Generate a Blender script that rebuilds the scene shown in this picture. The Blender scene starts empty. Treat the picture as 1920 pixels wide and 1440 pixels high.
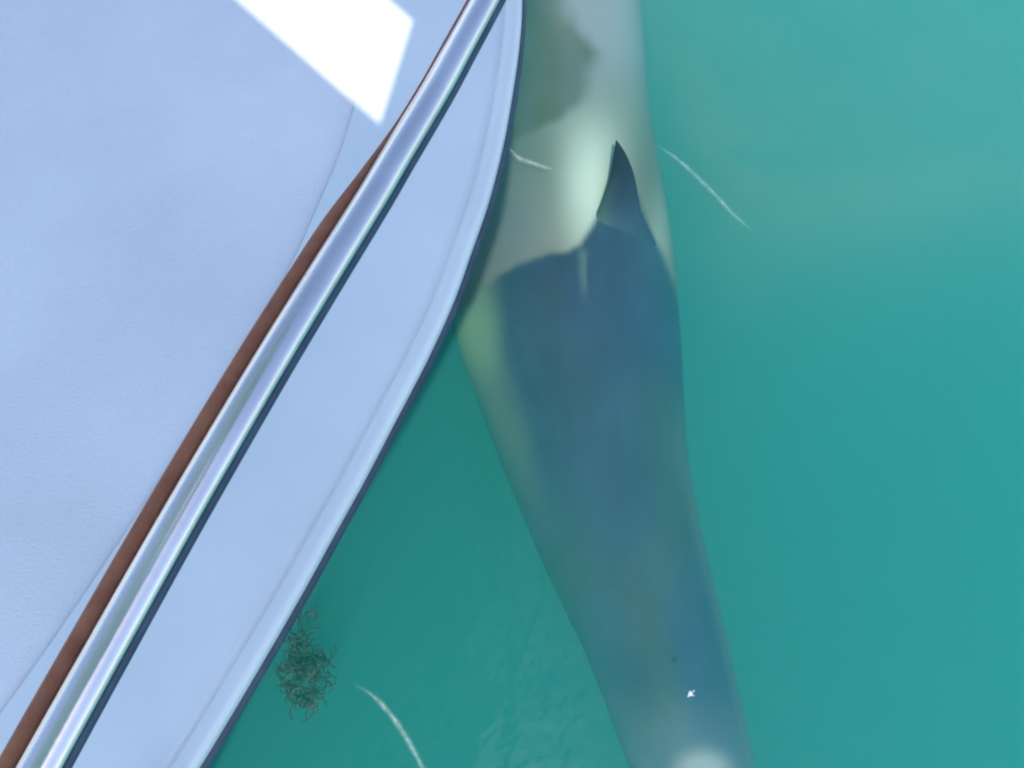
import bpy, bmesh, math, random
import numpy as np
from mathutils import Vector, Matrix, noise
random.seed(7)
rng = np.random.default_rng(5)
sc = bpy.context.scene
C = sc.collection
R_ = math.radians

# ---------------------------------------------------------------- camera, light
CAM_H, TILT = 3.2, 20.0                       # metres above the water, degrees from straight down
cam_d = bpy.data.cameras.new('camera'); cam = bpy.data.objects.new('camera', cam_d); C.objects.link(cam)
cam.location = (0, 0, CAM_H); cam.rotation_euler = (R_(TILT), 0, 0)
cam_d.sensor_width = 36; FPX = 1544.0
cam_d.lens = 36 * FPX / 1920; cam_d.clip_start = 0.02; cam_d.clip_end = 2000
sc.camera = cam

SUN = Vector((0.03, -0.46, 0.86)).normalized()          # towards the sun
world = bpy.data.worlds.new('World'); sc.world = world; world.use_nodes = True
nt = world.node_tree; nt.nodes.clear()
sky = nt.nodes.new('ShaderNodeTexSky'); sky.sky_type = 'NISHITA'; sky.sun_disc = False
sky.sun_elevation = math.asin(SUN.z); sky.sun_rotation = math.atan2(SUN.x, SUN.y)
bg = nt.nodes.new('ShaderNodeBackground'); bg.inputs[1].default_value = 0.145
wo = nt.nodes.new('ShaderNodeOutputWorld')
nt.links.new(sky.outputs[0], bg.inputs[0]); nt.links.new(bg.outputs[0], wo.inputs[0])
sd = bpy.data.lights.new('sun', 'SUN'); sd.energy = 2.0; sd.angle = R_(0.5); sd.color = (1, 0.95, 0.87)
sun = bpy.data.objects.new('sun', sd); C.objects.link(sun); sun.location = (0, 0, 20)
sun.rotation_euler = SUN.to_track_quat('Z', 'Y').to_euler()
vs = sc.view_settings
vs.view_transform = 'Standard'; vs.look = 'None'; vs.exposure = 0.97; vs.gamma = 1; vs.use_curve_mapping = False
cy = sc.cycles
cy.max_bounces = 10; cy.volume_bounces = 5; cy.transparent_max_bounces = 12; cy.diffuse_bounces = 4
cy.filter_width = 2.2; cy.caustics_reflective = False; cy.caustics_refractive = False

# ---------------------------------------------------------------- helpers
_c, _s = math.cos(R_(TILT)), math.sin(R_(TILT))
def P(px, py, z):
    """point of the level plane z that lies under the given spot of the photograph"""
    x, y = (px - 960) / FPX, -(py - 720) / FPX
    d = Vector((x, y * _c + _s, y * _s - _c))
    t = (z - CAM_H) / d.z
    return Vector((d.x * t, d.y * t, z))

def sstep(a, b, x):
    t = max(0, min(1, (x - a) / (b - a))); return t*t*(3-2*t)

def crom(pts, n):
    """smooth curve of n samples through points (any dimension)"""
    p = np.array(pts, float); m = len(p)
    out = []
    for k in range(n):
        u = k / (n - 1) * (m - 1); i = min(int(u), m - 2); f = u - i
        a, b, c, d = p[max(i-1, 0)], p[i], p[i+1], p[min(i+2, m-1)]
        out.append(0.5 * ((2*b) + (c-a)*f + (2*a-5*b+4*c-d)*f*f + (3*b-a-3*c+d)*f**3))
    return np.array(out)

def mesh_obj(name, verts, faces, mat, parent=None, smooth=True):
    me = bpy.data.meshes.new(name); me.from_pydata([tuple(v) for v in verts], [], faces); me.update()
    if smooth: me.polygons.foreach_set('use_smooth', [True] * len(me.polygons))
    me.materials.append(mat)
    o = bpy.data.objects.new(name, me); C.objects.link(o)
    if parent: o.parent = parent
    return o
def empty(name, loc=(0, 0, 0)):
    o = bpy.data.objects.new(name, None); o.location = loc; C.objects.link(o); return o
def tag(o, label=None, cat=None, group=None, kind=None):
    for k, v in (('label', label), ('category', cat), ('group', group), ('kind', kind)):
        if v: o[k] = v
    return o
def sweep(name, path, prof_fn, mat, parent=None, closed=False, cap=True):
    """path: list of Vector; prof_fn(i, point, side, up) -> list of points"""
    vs_, fs = [], []
    n = len(path); m = None
    for i, p in enumerate(path):
        t = (path[min(i+1, n-1)] - path[max(i-1, 0)]).normalized()
        side = t.cross(Vector((0, 0, 1))).normalized(); up = side.cross(t).normalized()
        ring = prof_fn(i, p, side, up); m = len(ring); vs_ += ring
    for i in range(n - 1):
        for j in range(m if closed else m - 1):
            a, b = i*m + j, i*m + (j+1) % m
            fs.append((a, b, b + m, a + m))
    if cap and closed:
        fs.append(tuple(range(m))[::-1]); fs.append(tuple(range((n-1)*m, n*m)))
    return mesh_obj(name, vs_, fs, mat, parent)
def tube(name, path, rad, mat, parent=None, seg=24):
    rf = rad if callable(rad) else (lambda i: rad)
    return sweep(name, path, lambda i, p, s, u: [p + (s*math.cos(2*math.pi*k/seg) + u*math.sin(2*math.pi*k/seg)) * rf(i) for k in range(seg)], mat, parent, closed=True)
def box(name, lo, hi, mat, parent=None, bev=0.0):
    bm = bmesh.new(); bmesh.ops.create_cube(bm, size=1)
    for v in bm.verts:
        v.co = Vector([lo[k] + (v.co[k] + .5) * (hi[k] - lo[k]) for k in range(3)])
    if bev: bmesh.ops.bevel(bm, geom=bm.edges[:], offset=bev, segments=3, profile=0.5, affect='EDGES')
    me = bpy.data.meshes.new(name); bm.to_mesh(me); bm.free(); me.materials.append(mat)
    o = bpy.data.objects.new(name, me); C.objects.link(o)
    if parent: o.parent = parent
    return o

# ---------------------------------------------------------------- materials
def new_mat(name):
    m = bpy.data.materials.new(name); m.use_nodes = True
    t = m.node_tree; b = t.nodes['Principled BSDF']; return m, t, b
def mottled(name, c1, c2, rough, scale=6, bump=0.0, bscale=60, metal=0.0, coat=0.0, detail=5):
    m, t, b = new_mat(name); N, L = t.nodes, t.links
    tc = N.new('ShaderNodeTexCoord')
    nz = N.new('ShaderNodeTexNoise'); nz.inputs['Scale'].default_value = scale; nz.inputs['Detail'].default_value = detail
    L.new(tc.outputs['Object'], nz.inputs['Vector'])
    r = N.new('ShaderNodeMix'); r.data_type = 'RGBA'; r.inputs[6].default_value = (*c1, 1); r.inputs[7].default_value = (*c2, 1)
    mr = N.new('ShaderNodeMapRange'); mr.inputs[1].default_value = .35; mr.inputs[2].default_value = .65
    L.new(nz.outputs[0], mr.inputs[0]); L.new(mr.outputs[0], r.inputs[0]); L.new(r.outputs[2], b.inputs['Base Color'])
    rr = N.new('ShaderNodeMapRange'); rr.inputs[3].default_value = rough * .8; rr.inputs[4].default_value = min(1, rough * 1.25)
    L.new(nz.outputs[0], rr.inputs[0]); L.new(rr.outputs[0], b.inputs['Roughness'])
    b.inputs['Metallic'].default_value = metal; b.inputs['Coat Weight'].default_value = coat
    if bump:
        n2 = N.new('ShaderNodeTexNoise'); n2.inputs['Scale'].default_value = bscale; n2.inputs['Detail'].default_value = 3
        L.new(tc.outputs['Object'], n2.inputs['Vector'])
        bp = N.new('ShaderNodeBump'); bp.inputs['Strength'].default_value = bump; bp.inputs['Distance'].default_value = .004
        L.new(n2.outputs[0], bp.inputs['Height']); L.new(bp.outputs[0], b.inputs['Normal'])
    return m
M_gel = mottled('white_gelcoat', (.72, .76, .78), (.79, .83, .84), .32, 2.5, .08, 14, coat=.2, detail=8)
M_deck = mottled('white_deck', (.76, .745, .765), (.85, .83, .85), .6, 2.2, .6, 190, detail=8)
M_rub_and_shade = mottled('dark_rubber_and_shade', (.030, .048, .085), (.05, .075, .12), .45, 20, .1)  # rubber of the rub rail, also the painted shade along the guard rail
M_hull = mottled('hull_side_paint', (.03, .07, .07), (.045, .09, .09), .25, 2, coat=.3)
M_steel = mottled('polished_steel', (.70, .65, .66), (.76, .72, .72), .2, 8, .05, 90, metal=1)
M_brown = mottled('red_brown', (.27, .075, .035), (.38, .13, .06), .5, 25, .3, 200)
M_blocker = mottled('blocker_canvas', (.70, .72, .76), (.76, .78, .80), .8, 5, .2, 300)
M_sand = mottled('sandy_seabed', (.36, .37, .26), (.46, .46, .34), .9, 1.5, .2, 5)

# water: fresnel gloss over a clear interface, a turbid green body of water below it
def water_material():
    m = bpy.data.materials.new('green_sea_water'); m.use_nodes = True
    t = m.node_tree; N, L = t.nodes, t.links; N.clear()
    out = N.new('ShaderNodeOutputMaterial')
    tr = N.new('ShaderNodeBsdfTransparent'); gl = N.new('ShaderNodeBsdfGlossy'); gl.inputs['Roughness'].default_value = .07
    fr = N.new('ShaderNodeFresnel'); fr.inputs['IOR'].default_value = 1.33
    mx = N.new('ShaderNodeMixShader')
    tc = N.new('ShaderNodeTexCoord')
    nz = N.new('ShaderNodeTexNoise'); nz.inputs['Scale'].default_value = 5; nz.inputs['Detail'].default_value = 3
    bp = N.new('ShaderNodeBump'); bp.inputs['Strength'].default_value = .5; bp.inputs['Distance'].default_value = .03
    L.new(tc.outputs['Object'], nz.inputs['Vector']); L.new(nz.outputs[0], bp.inputs['Height'])
    L.new(bp.outputs[0], gl.inputs['Normal']); L.new(bp.outputs[0], fr.inputs['Normal'])
    geo = N.new('ShaderNodeNewGeometry')
    ml = N.new('ShaderNodeMath'); ml.operation = 'MULTIPLY'      # no mirror on the underside
    inv = N.new('ShaderNodeMath'); inv.operation = 'SUBTRACT'; inv.inputs[0].default_value = 1
    L.new(geo.outputs['Backfacing'], inv.inputs[1]); L.new(fr.outputs[0], ml.inputs[0]); L.new(inv.outputs[0], ml.inputs[1])
    L.new(ml.outputs[0], mx.inputs[0]); L.new(tr.outputs[0], mx.inputs[1]); L.new(gl.outputs[0], mx.inputs[2])
    L.new(mx.outputs[0], out.inputs['Surface'])
    sca = N.new('ShaderNodeVolumeScatter'); sca.inputs['Color'].default_value = (.10, .90, .76, 1); sca.inputs['Density'].default_value = 0.82
    sca.inputs['Anisotropy'].default_value = 0.0
    ab = N.new('ShaderNodeVolumeAbsorption'); ab.inputs['Color'].default_value = (.02, .56, .52, 1); ab.inputs['Density'].default_value = 0.9
    ad = N.new('ShaderNodeAddShader')
    L.new(sca.outputs[0], ad.inputs[0]); L.new(ab.outputs[0], ad.inputs[1]); L.new(ad.outputs[0], out.inputs['Volume'])
    return m
M_water = water_material()

# ---------------------------------------------------------------- water and seabed
def build_seabed():
    core = np.linspace(-4, 8, 130); far = np.array([12, 20, 40, 90, 180, 300])
    xs = np.concatenate([-far[::-1], core, far]); n = len(xs); v = []
    for y in xs:
        for x in xs:
            shoal = sstep(.2, 1.5, x - .35*(2.6 - y)) * sstep(.9, 3.0, y)      # a sand bank rising ahead, on the right
            z = -3.6 + 2.45*shoal + .16*noise.noise(Vector((x*.9, y*.9, 0))) + .05*noise.noise(Vector((x*3.1, y*3.1, 3)))
            v.append((x, y, z))
    return tag(mesh_obj('seabed', v, [(j*n+i, j*n+i+1, (j+1)*n+i+1, (j+1)*n+i) for j in range(n-1) for i in range(n-1)], M_sand), kind='structure')
build_seabed()

EDDY = P(585, 1245, 0)
def wave_z(x, y):
    z = .010 * math.sin(1.7*x + 1.1*y + .6) + .006 * math.sin(-2.1*x + 2.9*y)
    z += .008 * noise.noise(Vector((x*1.3, y*1.0, .3)))
    z += .0035 * noise.noise(Vector((x*4.5, y*3.2, 8)))
    dx, dy = x - EDDY.x, y - EDDY.y
    g = math.exp(-(dx*dx/.022 + dy*dy/.065))
    if g > .01:
        z += g * (.006 * noise.noise(Vector((x*21, y*17, 2.1))) + .002 * noise.noise(Vector((x*45, y*38, 5))))
    return z
def build_water():
    core = np.linspace(-2.6, 2.6, 300)
    far = np.array([3.2, 4.2, 6, 9, 14, 24, 45, 90, 180, 295])
    xs = np.concatenate([-far[::-1], core, far]); ys = np.concatenate([-far[::-1], core + 1.2, far + 1.2])
    nx, ny = len(xs), len(ys)
    v = []
    for y in ys:
        for x in xs:
            f = 1 if abs(x) < 24 and abs(y) < 24 else 0
            v.append((x, y, wave_z(x, y) * f))
    fs = [(j*nx+i, j*nx+i+1, (j+1)*nx+i+1, (j+1)*nx+i) for j in range(ny-1) for i in range(nx-1)]
    b = len(v)
    # skirt and bottom, below the seabed
    rim = [i for i in range(nx)] + [j*nx+nx-1 for j in range(1, ny)] + [(ny-1)*nx+i for i in range(nx-2, -1, -1)] + [j*nx for j in range(ny-2, 0, -1)]
    for r in rim: v.append((v[r][0], v[r][1], -4.4))
    n = len(rim)
    for k in range(n):
        fs.append((rim[k], b+k, b+(k+1) % n, rim[(k+1) % n]))
    fs.append(tuple(b+k for k in range(n))[::-1])
    return tag(mesh_obj('sea_water', v, fs, M_water), kind='structure')
build_water()

# ---------------------------------------------------------------- boat
G = 1.70                                      # deck level above the water
edge_px = [(740, -800), (850, -600), (920, -420), (958, -260), (975, -120), (979, 0), (974, 80), (962, 165), (945, 260), (917, 370), (886, 460),
           (850, 560), (800, 670), (740, 785), (680, 900), (620, 1008), (565, 1108), (480, 1255), (375, 1430), (255, 1620), (120, 1830)]
edge_w = [P(x, y, G) for x, y in edge_px]
tip = Vector((-1.75, 5.6, G))
pre = [tip, Vector((-1.30, 5.15, G)), Vector((-.86, 4.35, G))]
aft = [Vector((edge_w[-1].x - .28*k, edge_w[-1].y - .65*k, G)) for k in (1, 2, 3)]
# the bow in front of the visible stretch
pts = pre + [p for p in edge_w if p.y < 3.6] + aft
dense = crom([tuple(p) for p in pts], 260)
edge = [Vector(p) for p in dense]
boat = tag(empty('boat', (-1.5, 0, 0)), 'white boat with curved side deck, dark rubbing strake and steel rail with red-brown strip', 'boat')
boat.matrix_world = Matrix.Translation((-1.5, 0, 0)); OFF = Vector((1.5, 0, 0))
edge = [p + OFF for p in edge]               # boat-local
out_n = []
for i, p in enumerate(edge):
    t = (edge[min(i+1, len(edge)-1)] - edge[max(i-1, 0)]).normalized()
    out_n.append(Vector((-t.y, t.x, 0)) if Vector((-t.y, t.x, 0)).x > 0 else Vector((t.y, -t.x, 0)))
CX = -.25                                     # centre line of the boat, boat-local
def strip(name, prof, mat, rng_=None):
    """prof: list of (outward offset, height above deck)"""
    vs_, fs = [], []
    m = len(prof)
    for p, n in zip(edge, out_n):
        for o, h in prof:
            q = p + n * o; q.x = max(q.x, CX); vs_.append((q.x, q.y, p.z + h))
    for i in range(len(edge)-1):
        for j in range(m-1):
            a = i*m + j; fs.append((a, a+1, a+1+m, a+m))
    return mesh_obj(name, vs_, fs, mat, boat)
def arc(cx, cz, r, a0, a1, n):
    return [(cx + r*math.cos(R_(a0+(a1-a0)*k/n)), cz + r*math.sin(R_(a0+(a1-a0)*k/n))) for k in range(n+1)]
# side deck with a raised rounded lip, groove inside it
gun = [(-.34, .0), (-.060, .0), (-.050, .0005), (-.046, -.004), (-.040, -.004), (-.036, .002), (-.030, .009)] + arc(-.014, -.002, .014, 100, 0, 8) + [(0, -.02)]
strip('side_deck', gun, M_gel)
strip('rub_rail', [(-.002, -.016)] + arc(-.003, -.029, .013, 90, -90, 10) + [(-.03, -.043)], M_rub_and_shade)
strip('hull_side', [(-.014, -.035), (-.09, -.2), (-.25, -.6), (-.46, -1.1), (-.62, -1.6), (-.70, -1.8), (-.9, -2.15), (-1.3, -2.4)], M_hull)
# the deck itself, a field set 6 mm below the side deck, port half mirrored
def deck_field():
    vs_, fs = [], []
    inner = []
    for p, n in zip(edge, out_n):
        q = p - n * .34; q.x = max(q.x, CX); inner.append(q)
    for q in inner:
        for k in range(13):
            x = q.x + (2*CX - 2*q.x) * k / 12 
            vs_.append((x, q.y, G - .006 + .03 * (1 - (2*k/12-1)**2)))
    for i in range(len(inner)-1):
        for k in range(12):
            a = i*13+k; fs.append((a, a+1, a+14, a+13))
    return mesh_obj('deck', vs_, fs, M_deck, boat)
deck_field()
for nm in ('side_deck', 'rub_rail', 'hull_side'):
    src = [c for c in boat.children if c.name == nm][0]
    me = src.data.copy()
    for v in me.vertices: v.co.x = 2*CX - v.co.x
    me.flip_normals()
    o = bpy.data.objects.new(nm, me); C.objects.link(o); o.parent = boat

# guard rail: steel tube with a red-brown strip along its inner side
def rz(py):
    t = max(0, min(1, (py + 300) / 1100)); return 2.09 + .12 * t*t*(3-2*t)
rail_px = [(1022, -260), (992, -165), (958, -88), (920, -12), (862, 95), (817, 177), (741, 304), (699, 375), (612, 515), (529, 650), (440, 800), (330, 990), (200, 1222), (60, 1475), (-110, 1790)]
rail_w = [P(x, y, rz(y)) + OFF for x, y in rail_px]
rail_w = [Vector((rail_w[0].x - .05, rail_w[0].y + .55, 2.1)), Vector((rail_w[0].x + .01, rail_w[0].y + .25, 2.1))] + rail_w
rail_c = [Vector(p) for p in crom([tuple(p) for p in rail_w], 160)]
rail = tube('guard_rail', rail_c, .0255, M_steel, boat, 32)
def brown_prof(i, p, s, u):
    if s.x > 0: s = -s
    f = sstep(P(745, 250, 2.1).y, P(600, 520, 2.1).y, p.y); w, h = .004 + .0085*f, .011 + .003*f
    c = p + s * (.0245 + w) - Vector((0, 0, .008))
    return [c + s*(a*w) + Vector((0, 0, b*h)) for a, b in ((-1, -1), (1, -1), (1, .6), (.6, 1), (-.6, 1), (-1, .6))]
sweep('red_brown_strip', rail_c, brown_prof, M_brown, boat, closed=True)
def shade_prof(i, p, s, u):  # dark strip standing in for the shade along the tube's outer edge
    if s.x < 0: s = -s
    c = p + s * .0245 + Vector((0, 0, .001))
    return [c + s*(.0055*math.cos(a*math.pi/4)) + Vector((0, 0, .008*math.sin(a*math.pi/4))) for a in range(8)]
sweep('rail_shade_strip', rail_c, shade_prof, M_rub_and_shade, boat, closed=True)
# stanchions carrying the rail
def stanchion(i):
    p = rail_c[i]; n = Vector((-.02, 0, 0))
    hs = [G + .001, (G+p.z)/2, p.z - .01]
    sv = [(p.x - .01*(1-j/2) + .0125*math.cos(2*math.pi*k/16), p.y + .0125*math.sin(2*math.pi*k/16), hs[j]) for j in range(3) for k in range(16)]
    st = mesh_obj('stanchion', sv, [(j*16+k, j*16+(k+1) % 16, (j+1)*16+(k+1) % 16, (j+1)*16+k) for j in range(2) for k in range(16)], M_steel, boat)
    vs_, fs = [], []
    prof = [(.045, 0), (.045, .006), (.040, .009), (.02, .010), (.018, .03), (.0127, .032)]
    for r, h in prof:
        for k in range(24):
            a = 2*math.pi*k/24; vs_.append((p.x - .01 + r*math.cos(a), p.y + r*math.sin(a), G + h))
    for j in range(len(prof)-1):
        for k in range(24): fs.append((j*24+k, j*24+(k+1) % 24, (j+1)*24+(k+1) % 24, (j+1)*24+k))
    mesh_obj('base_plate', vs_, fs, M_steel, st)
stanchion(8); stanchion(155)

# added unseen blocker over the foredeck: shades it, holes shaped for the sun patches
BLOCK_Z = 3.95
def to_blocker(p, z0=G):
    k = (BLOCK_Z - z0) / SUN.z
    return Vector((p.x + SUN.x*k, p.y + SUN.y*k, BLOCK_Z))
hole = [to_blocker(P(x, y, G)) for x, y in ((712, 247), (777, 42), (600, -115), (400, -25))]  # opening traced from the deck's sun patch, projected along the sun
hole2 = [to_blocker(P(x, y, G)) for x, y in ((822, -40), (852, -44), (851, 0), (842, 11), (830, 4))]  # second opening, shaped for a small sun spot
blocker_root = tag(empty('blocker', (-2.2, 0.8, G)), 'flat white blocker added to shade the deck, with cut openings, on four posts', 'blocker')
def blocker():
    bm = bmesh.new()
    outer = [to_blocker(p - OFF + n * (.045)) for p, n in zip(edge[40:235:3], out_n[40:235:3])]
    outer = [p for p in outer if -1.7 < p.y < 3.6]
    loop = outer + [Vector((-1.7, outer[-1].y, BLOCK_Z)), Vector((-1.7, outer[0].y, BLOCK_Z))]
    o = blocker_root.location
    def ring(pts, z): return [bm.verts.new((p.x - o.x, p.y - o.y, z - o.z)) for p in pts]
    tb = []
    for z in (BLOCK_Z, BLOCK_Z + .04):
        a = ring(loop, z); b = ring(hole, z); b2 = ring(hole2, z)
        ea = [bm.edges.new((a[k], a[(k+1) % len(a)])) for k in range(len(a))]
        eb = [bm.edges.new((b[k], b[(k+1) % len(b)])) for k in range(len(b))]
        bmesh.ops.triangle_fill(bm, use_beauty=True, edges=ea + eb + [bm.edges.new((b2[k], b2[(k+1) % len(b2)])) for k in range(len(b2))])
        tb.append((a, b, b2))
    for q in (0, 1, 2):
        a, b = tb[0][q], tb[1][q]
        for k in range(len(a)): bm.faces.new((a[k], a[(k+1) % len(a)], b[(k+1) % len(a)], b[k]))
    bmesh.ops.recalc_face_normals(bm, faces=bm.faces[:])
    me = bpy.data.meshes.new('blocker_sheet'); bm.to_mesh(me); bm.free(); me.materials.append(M_blocker)
    c = bpy.data.objects.new('blocker_sheet', me); C.objects.link(c); c.parent = blocker_root
blocker()
for x, y in ((-1.2, -1.5), (-1.35, 2.0), (-1.65, -1.5), (-1.65, 2.0)):
    tube('blocker_post', [Vector((x, y, G + .0)) - blocker_root.location, Vector((x, y, BLOCK_Z - .002)) - blocker_root.location + Vector((0, .001, 0))], .02, M_steel, blocker_root, 16)

# ---------------------------------------------------------------- whale
def whale_mat():
    m, t, b = new_mat('whale_skin'); N, L = t.nodes, t.links
    at = N.new('ShaderNodeAttribute'); at.attribute_name = 'pigment_and_light'
    L.new(at.outputs['Color'], b.inputs['Base Color'])
    b.inputs['Roughness'].default_value = .5; b.inputs['Specular IOR Level'].default_value = .06
    tc = N.new('ShaderNodeTexCoord'); nz = N.new('ShaderNodeTexNoise'); nz.inputs['Scale'].default_value = 5; nz.inputs['Detail'].default_value = 1.5
    bp = N.new('ShaderNodeBump'); bp.inputs['Strength'].default_value = .08; bp.inputs['Distance'].default_value = .01
    L.new(tc.outputs['Object'], nz.inputs['Vector']); L.new(nz.outputs[0], bp.inputs['Height']); L.new(bp.outputs[0], b.inputs['Normal'])
    return m
M_whale = whale_mat()
ZB = -.42                                    # level at which the flanks are widest
body_px = [  # y, left edge, right edge
    (-420, 1112, 1176), (-300, 1078, 1186), (-180, 1036, 1192), (-80, 1004, 1196), (0, 984, 1199), (60, 972, 1203), (120, 962, 1208), (190, 952, 1214), (260, 936, 1224), (340, 915, 1238), (420, 893, 1252), (500, 862, 1263),
    (580, 846, 1270), (660, 862, 1276), (740, 892, 1280), (820, 922, 1284), (900, 953, 1294), (980, 986, 1310), (1060, 1020, 1328),
    (1140, 1058, 1347), (1220, 1096, 1366), (1300, 1128, 1384), (1380, 1158, 1402), (1460, 1188, 1418), (1560, 1226, 1428), (1660, 1262, 1425), (1740, 1296, 1412), (1790, 1325, 1392)]
def lerp(a, b, t): return a + (b - a) * t
def to_px(p):
    d = p - Vector((0, 0, CAM_H)); yc = d.y*_c + d.z*_s; zc = -d.y*_s*-1 - d.z*_c*1
    zc = d.y*_s - d.z*_c
    return 960 + FPX*d.x/zc, 720 - FPX*yc/zc
# rear limit of the dark front: a shadow edge painted across the back
shade_edge = [(840, 600), (890, 566), (905, 545), (935, 516), (985, 490), (1030, 476), (1066, 470), (1086, 458), (1106, 426), (1126, 392), (1140, 350), (1152, 322), (1172, 310), (1190, 350), (1205, 395), (1232, 455), (1255, 510), (1270, 548), (1290, 600)]
def shade_edge_y(x):
    if x <= shade_edge[0][0]: return shade_edge[0][1]
    for (x0, y0), (x1, y1) in zip(shade_edge, shade_edge[1:]):
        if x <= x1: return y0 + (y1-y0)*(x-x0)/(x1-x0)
    return shade_edge[-1][1]
def seg_dist(x, y, pts):
    best = 1e9
    for (x0, y0), (x1, y1) in zip(pts, pts[1:]):
        ex, ey = x1-x0, y1-y0; t = ((x-x0)*ex + (y-y0)*ey) / (ex*ex + ey*ey); t = 0 if t < 0 else 1 if t > 1 else t
        d = (x0+ex*t-x)**2 + (y0+ey*t-y)**2
        if d < best: best = d
    return math.sqrt(best)
ext = [(700, 620)] + shade_edge + [(1500, 620)]
hull_shade = [(-200, 1010), (-50, 1040), (0, 1054), (50, 1078), (80, 1104), (98, 1118), (130, 1106), (190, 1088), (222, 1050), (245, 1000), (262, 955), (300, 880)]  # right limit of the hull shadow painted on the rear, olive in tone
def gs(px, py, cx, cy_, sx, sy): return math.exp(-((px-cx)/sx)**2 - ((py-cy_)/sy)**2)
def pigment_and_light(px, py, u, upn):  # the whale's own colouring, with sun and boat shadow painted in
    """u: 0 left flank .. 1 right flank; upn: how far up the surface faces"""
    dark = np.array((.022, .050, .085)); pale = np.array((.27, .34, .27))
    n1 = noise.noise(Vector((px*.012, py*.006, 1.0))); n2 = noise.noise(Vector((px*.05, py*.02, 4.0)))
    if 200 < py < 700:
        dd = seg_dist(px, py, ext) * (1 if py > shade_edge_y(px) else -1)
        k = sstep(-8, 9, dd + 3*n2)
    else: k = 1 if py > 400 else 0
    # pale rear: sun streak painted beside the fin, hull shadow painted left, duller tail
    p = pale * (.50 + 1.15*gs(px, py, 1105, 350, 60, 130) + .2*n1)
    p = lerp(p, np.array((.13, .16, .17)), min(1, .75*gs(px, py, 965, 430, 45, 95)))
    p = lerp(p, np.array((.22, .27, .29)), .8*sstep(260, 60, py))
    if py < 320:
        ys = [q[0] for q in hull_shade]; xs_ = [q[1] for q in hull_shade]
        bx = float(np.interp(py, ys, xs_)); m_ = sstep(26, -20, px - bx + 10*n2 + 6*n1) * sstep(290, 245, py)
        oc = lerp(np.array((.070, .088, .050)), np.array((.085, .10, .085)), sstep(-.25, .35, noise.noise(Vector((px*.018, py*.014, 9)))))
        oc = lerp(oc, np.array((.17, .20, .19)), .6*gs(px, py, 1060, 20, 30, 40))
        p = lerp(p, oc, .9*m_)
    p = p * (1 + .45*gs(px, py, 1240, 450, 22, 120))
    # light on the left flank, painted in as greenish white over the dark
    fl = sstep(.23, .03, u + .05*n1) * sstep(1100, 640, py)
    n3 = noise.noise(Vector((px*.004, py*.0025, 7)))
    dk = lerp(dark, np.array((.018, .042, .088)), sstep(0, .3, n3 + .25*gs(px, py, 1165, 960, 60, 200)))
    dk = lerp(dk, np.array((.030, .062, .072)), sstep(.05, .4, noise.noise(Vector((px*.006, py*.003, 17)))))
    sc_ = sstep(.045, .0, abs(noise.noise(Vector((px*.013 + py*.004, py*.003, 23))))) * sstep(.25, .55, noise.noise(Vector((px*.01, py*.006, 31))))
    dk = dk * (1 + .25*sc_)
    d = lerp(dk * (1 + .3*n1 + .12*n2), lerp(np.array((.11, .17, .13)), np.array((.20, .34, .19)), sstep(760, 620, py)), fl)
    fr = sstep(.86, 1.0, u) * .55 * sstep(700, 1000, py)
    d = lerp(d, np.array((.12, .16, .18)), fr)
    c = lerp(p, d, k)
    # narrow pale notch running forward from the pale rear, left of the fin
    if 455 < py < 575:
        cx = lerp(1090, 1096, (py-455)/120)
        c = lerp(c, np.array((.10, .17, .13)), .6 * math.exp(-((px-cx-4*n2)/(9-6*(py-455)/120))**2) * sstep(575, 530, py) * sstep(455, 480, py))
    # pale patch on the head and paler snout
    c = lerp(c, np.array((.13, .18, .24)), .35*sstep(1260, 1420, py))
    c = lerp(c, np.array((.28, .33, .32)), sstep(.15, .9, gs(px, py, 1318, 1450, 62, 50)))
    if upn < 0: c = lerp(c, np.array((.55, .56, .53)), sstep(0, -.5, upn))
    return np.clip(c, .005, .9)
def loft_whale():
    n, m = 520, 200
    bp = crom([(P(l, y, ZB).x, P(l, y, ZB).y, P(r, y, ZB).x, P(r, y, ZB).y) for y, l, r in body_px], n)
    vs_, cols, fs = [], [], []
    for i in range(n):
        lx, ly, rx, ry = bp[i]; s = i/(n-1)
        a, b = Vector((lx, ly, ZB)), Vector((rx, ry, ZB)); c = (a+b)/2; hw = (b-a).length/2
        if s < .03 or s > .975:                      # round off both ends
            e = (s/.03) if s < .03 else (1-s)/.025
            hw *= math.sqrt(max(0.0004, 1-(1-e)**2))
        hz = hw * lerp(1.15, .66, sstep(.02, .35, s)); hzd = hw * lerp(1.3, .95, sstep(.05, .4, s))
        zc = ZB + lerp(.02, 0, sstep(.1, .4, s))
        side = (b-a).normalized()
        for k in range(m):
            th = 2*math.pi*k/m; ct, st = math.cos(th), math.sin(th)
            q = c + side * (-ct*hw); q.z = zc + (hz if st > 0 else hzd) * (math.copysign(abs(st)**.92, st))
            vs_.append(q)
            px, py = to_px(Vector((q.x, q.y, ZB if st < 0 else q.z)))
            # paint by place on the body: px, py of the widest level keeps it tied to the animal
            cols.append((*pigment_and_light(px, py, (1-ct)/2, st), 1))
    for i in range(n-1):
        for k in range(m):
            fs.append((i*m+k, (i+1)*m+k, (i+1)*m+(k+1) % m, i*m+(k+1) % m))
    fs.append(tuple(range(m))); fs.append(tuple(range((n-1)*m, n*m))[::-1])
    return vs_, cols, fs, bp
WV, WC, WF, WBP = loft_whale()
whale = tag(empty('whale', tuple(P(1090, 800, ZB))), 'large dark blue whale with pointed fin and pale rear just under green water', 'whale')
def set_cols(o, cols):
    at = o.data.color_attributes.new('pigment_and_light', 'FLOAT_COLOR', 'POINT')
    at.data.foreach_set('color', np.array(cols, float).ravel())
wo_ = whale.location
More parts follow.
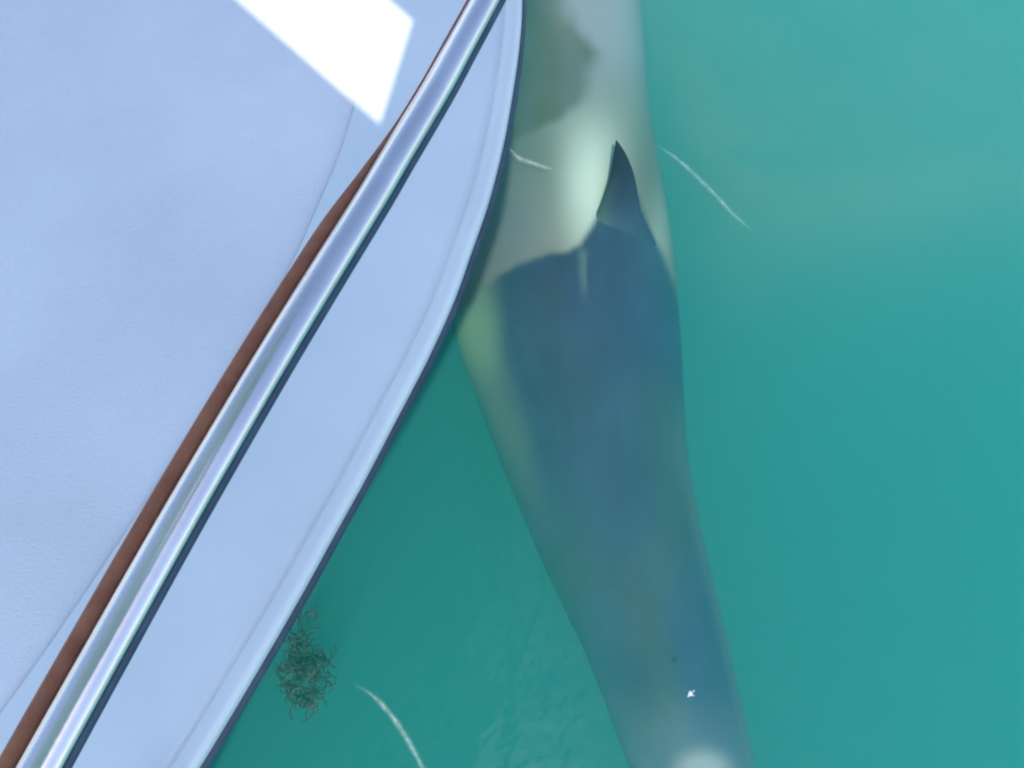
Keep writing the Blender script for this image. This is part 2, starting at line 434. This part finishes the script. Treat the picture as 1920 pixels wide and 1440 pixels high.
def wpart(name, v, f, cols):
    o = mesh_obj(name, [Vector(p) - wo_ for p in v], f, M_whale, whale); set_cols(o, cols)
    bm = bmesh.new(); bm.from_mesh(o.data); bmesh.ops.recalc_face_normals(bm, faces=bm.faces[:]); bm.to_mesh(o.data); bm.free(); return o
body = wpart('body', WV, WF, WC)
# dorsal fin: leans over, its tip just under the surface
def dorsal():
    L = crom([(1096, 600, -.40), (1090, 520, -.27), (1090, 458, -.17), (1108, 418, -.115), (1127, 378, -.09), (1141, 338, -.07), (1149, 298, -.055), (1154, 266, -.045)], 60)
    Rr = crom([(1262, 620, -.46), (1254, 540, -.34), (1232, 462, -.20), (1206, 408, -.12), (1198, 376, -.09), (1190, 332, -.07), (1175, 292, -.055), (1157, 264, -.045)], 60)
    vs_, cols, fs = [], [], []; m = 28
    for i in range(60):
        a, b = P(L[i][0], L[i][1], L[i][2]), P(Rr[i][0], Rr[i][1], Rr[i][2]); c = (a+b)/2; h = (b-a)/2
        th = lerp(.085, .007, (i/59)**.8)
        for k in range(m):
            an = 2*math.pi*k/m
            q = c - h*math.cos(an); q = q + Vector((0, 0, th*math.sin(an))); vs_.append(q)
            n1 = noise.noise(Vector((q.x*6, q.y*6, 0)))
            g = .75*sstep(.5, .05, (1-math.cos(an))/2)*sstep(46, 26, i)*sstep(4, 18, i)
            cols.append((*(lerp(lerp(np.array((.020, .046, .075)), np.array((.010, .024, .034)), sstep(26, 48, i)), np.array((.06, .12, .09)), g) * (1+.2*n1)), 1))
    for i in range(59):
        for k in range(m): fs.append((i*m+k, i*m+(k+1) % m, (i+1)*m+(k+1) % m, (i+1)*m+k))
    fs.append(tuple(range(m))[::-1]); fs.append(tuple(range(59*m, 60*m)))
    return wpart('dorsal_fin', vs_, fs, cols)
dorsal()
# tail flukes and flippers, outside or at the edge of the picture
def blade(name, root, tipv, chord, thick, sweep_):
    vs_, cols, fs = [], [], []; n, m = 26, 20
    ax = tipv - root; chd = chord.normalized()
    for i in range(n):
        s = i/(n-1); w = chord.length * (math.sqrt(max(.0, 1 - s**2.4)) * .95 + .05) * (1 - .35*s)
        c = root + ax*s + sweep_ * s*s
        for k in range(m):
            an = 2*math.pi*k/m
            vs_.append(c + chd*(w/2*math.cos(an)) + Vector((0, 0, thick*(1-.8*s)*math.sin(an))))
            cols.append((.05, .07, .10, 1) if math.sin(an) > -.2 else (.4, .4, .38, 1))
    for i in range(n-1):
        for k in range(m): fs.append((i*m+k, i*m+(k+1) % m, (i+1)*m+(k+1) % m, (i+1)*m+k))
    fs.append(tuple(range(m))[::-1]); fs.append(tuple(range((n-1)*m, n*m)))
    return wpart(name, vs_, fs, cols)
tl = Vector(((WBP[12][0]+WBP[12][2])/2, (WBP[12][1]+WBP[12][3])/2, ZB))
for sgn in (-1, 1):
    blade('tail_fluke', tl + Vector((0, .0, 0)), tl + Vector((sgn*.8, .15, .0)), Vector((0, .42, 0)), .04, Vector((0, .28, 0)))
    q = P(1270 + sgn*60, 1640, ZB-.1) + Vector((0, -.25, 0))
    blade('flipper', q, q + Vector((sgn*.55, .12, -.25)), Vector((.1, -.30, 0)), .04, Vector((sgn*.02, .22, -.05)))

# ---------------------------------------------------------------- foam lines and flecks on the surface
def foam_mat():
    m, t, b = new_mat('thin_foam'); N, L = t.nodes, t.links
    b.inputs['Base Color'].default_value = (.72, .80, .76, 1); b.inputs['Roughness'].default_value = .6
    at = N.new('ShaderNodeAttribute'); at.attribute_name = 'cover'
    tc = N.new('ShaderNodeTexCoord'); nz = N.new('ShaderNodeTexNoise'); nz.inputs['Scale'].default_value = 70; nz.inputs['Detail'].default_value = 4
    L.new(tc.outputs['Object'], nz.inputs['Vector'])
    mr = N.new('ShaderNodeMapRange'); mr.inputs[1].default_value = .25; mr.inputs[2].default_value = .7; mr.inputs[3].default_value = .08
    ml = N.new('ShaderNodeMath'); ml.operation = 'MULTIPLY'
    L.new(nz.outputs[0], mr.inputs[0]); L.new(mr.outputs[0], ml.inputs[0]); L.new(at.outputs['Fac'], ml.inputs[1])
    L.new(ml.outputs[0], b.inputs['Alpha'])
    return m
M_foam = foam_mat()
def foam_line(px_pts, width, strength, label, seed):
    path = crom(px_pts, 90); vs_, cov, fs = [], [], []; m = 9
    for i in range(90):
        a = P(*path[max(i-1, 0)], 0); b = P(*path[min(i+1, 89)], 0); p = P(*path[i], 0)
        t = (b-a).normalized(); nrm = Vector((-t.y, t.x, 0)); s = i/89
        w = width * (.35 + math.sin(math.pi*min(1, max(0, s)))**.7) * (1 + .35*noise.noise(Vector((s*9, seed, 0))))
        for k in range(m):
            f = k/(m-1)*2 - 1
            q = p + nrm * (w*f/1) ; q.z = wave_z(q.x, q.y) + .0045 + .004*(1-f*f)
            vs_.append(q)
            cov.append(strength * max(0, 1-abs(f)**1.1)**1.5 * sstep(0, .25, s) * sstep(1, .8, s) * (.8 + .5*noise.noise(Vector((s*14, seed+3, 0)))))
    for i in range(89):
        for k in range(m-1): a = i*m+k; fs.append((a, a+1, a+1+m, a+m))
    c = P(*path[45], 0)
    o = mesh_obj('foam_line', [v - c for v in vs_], fs, M_foam); o.location = c
    at = o.data.attributes.new('cover', 'FLOAT', 'POINT'); at.data.foreach_set('value', cov)
    tag(o, label, 'foam', 'thin foam lines on the water')
foam_line([(660, 1282), (695, 1300), (730, 1336), (760, 1380), (785, 1425), (812, 1480), (830, 1540)], .011, .48, 'curved thin foam line on open green water below the boat', 1)
foam_line([(1225, 268), (1262, 290), (1300, 322), (1340, 362), (1375, 400), (1420, 440)], .012, .34, 'faint straight foam line on the bright water right of the fin', 2)
foam_line([(945, 262), (958, 284), (976, 299), (1000, 307), (1020, 314), (1040, 318)], .012, .5, 'short curved foam line beside the boat edge, left of the fin', 3)
def foam_fleck(px, py, r, label):
    c = P(px, py, 0); bm = bmesh.new()
    for dx, dy, rr in ((0, 0, 1), (1.5, .9, .35), (1.2, -.8, .3), (-.9, -1.0, .4)):
        mtx = Matrix.Translation((dx*r, dy*r, .3*r*rr)) @ Matrix.Diagonal((rr*r, rr*r*1.1, rr*r*.55, 1))
        bmesh.ops.create_icosphere(bm, subdivisions=2, radius=1, matrix=mtx)
    me = bpy.data.meshes.new('foam_fleck'); bm.to_mesh(me); bm.free(); me.polygons.foreach_set('use_smooth', [True]*len(me.polygons))
    m, t, b = new_mat('foam_bubbles'); b.inputs['Base Color'].default_value = (.6, .7, .72, 1); b.inputs['Alpha'].default_value = .75
    me.materials.append(m); o = bpy.data.objects.new('foam_fleck', me); C.objects.link(o)
    o.location = (c.x, c.y, wave_z(c.x, c.y)); tag(o, label, 'foam')
foam_fleck(1294, 1300, .009, 'tiny pale fleck of foam floating above the whale head')

# small tangle of weed drifting beside the hull: curly ribbons of its own length and depth
def seaweed():
    rs = random.Random(11); bm = bmesh.new(); c0 = P(572, 1246, -.17)
    for q in range(190):
        a = rs.uniform(0, 6.28); rr = math.sqrt(rs.random())
        t = rs.random()
        sx, sy = (.085, .13) if q > 30 else (.03, .15)  # first ribbons: a narrow column standing in for the dark hull reflection
        p = Vector((rr*math.cos(a)*sx - (.03 if q <= 30 else 0), rr*math.sin(a)*sy + (.10 if q <= 30 else -.03), rs.uniform(-.05, .03)))
        h = rs.uniform(0, 6.28); k = rs.uniform(-1, 1) * 1.1; w = rs.uniform(.002, .0045) * (2.2 if rs.random() < .2 else 1)
        prev = None; n = rs.randint(6, 14)
        for j in range(n):
            d = Vector((math.cos(h), math.sin(h), rs.uniform(-.2, .2))); sd_ = Vector((-d.y, d.x, 0)); ww = w * math.sin(math.pi*(j+.6)/(n+.2))
            cur = (bm.verts.new(p + sd_*ww), bm.verts.new(p + Vector((0, 0, .0015))), bm.verts.new(p - sd_*ww))
            if prev:
                bm.faces.new((prev[0], prev[1], cur[1], cur[0])); bm.faces.new((prev[1], prev[2], cur[2], cur[1]))
            prev = cur; p = p + d * .009; h += k*.75 + rs.uniform(-.25, .25)
            p.z = min(p.z, .045)
    me = bpy.data.meshes.new('seaweed'); bm.to_mesh(me); bm.free()
    me.materials.append(mottled('dark_green_weed_and_reflection', (.002, .025, .015), (.006, .05, .028), .6, 30))
    o = bpy.data.objects.new('seaweed', me); C.objects.link(o); o.location = c0
    tag(o, 'small tangle of dark green seaweed drifting in the water beside the boat, with a column standing in for the hull reflection', 'seaweed')
seaweed()
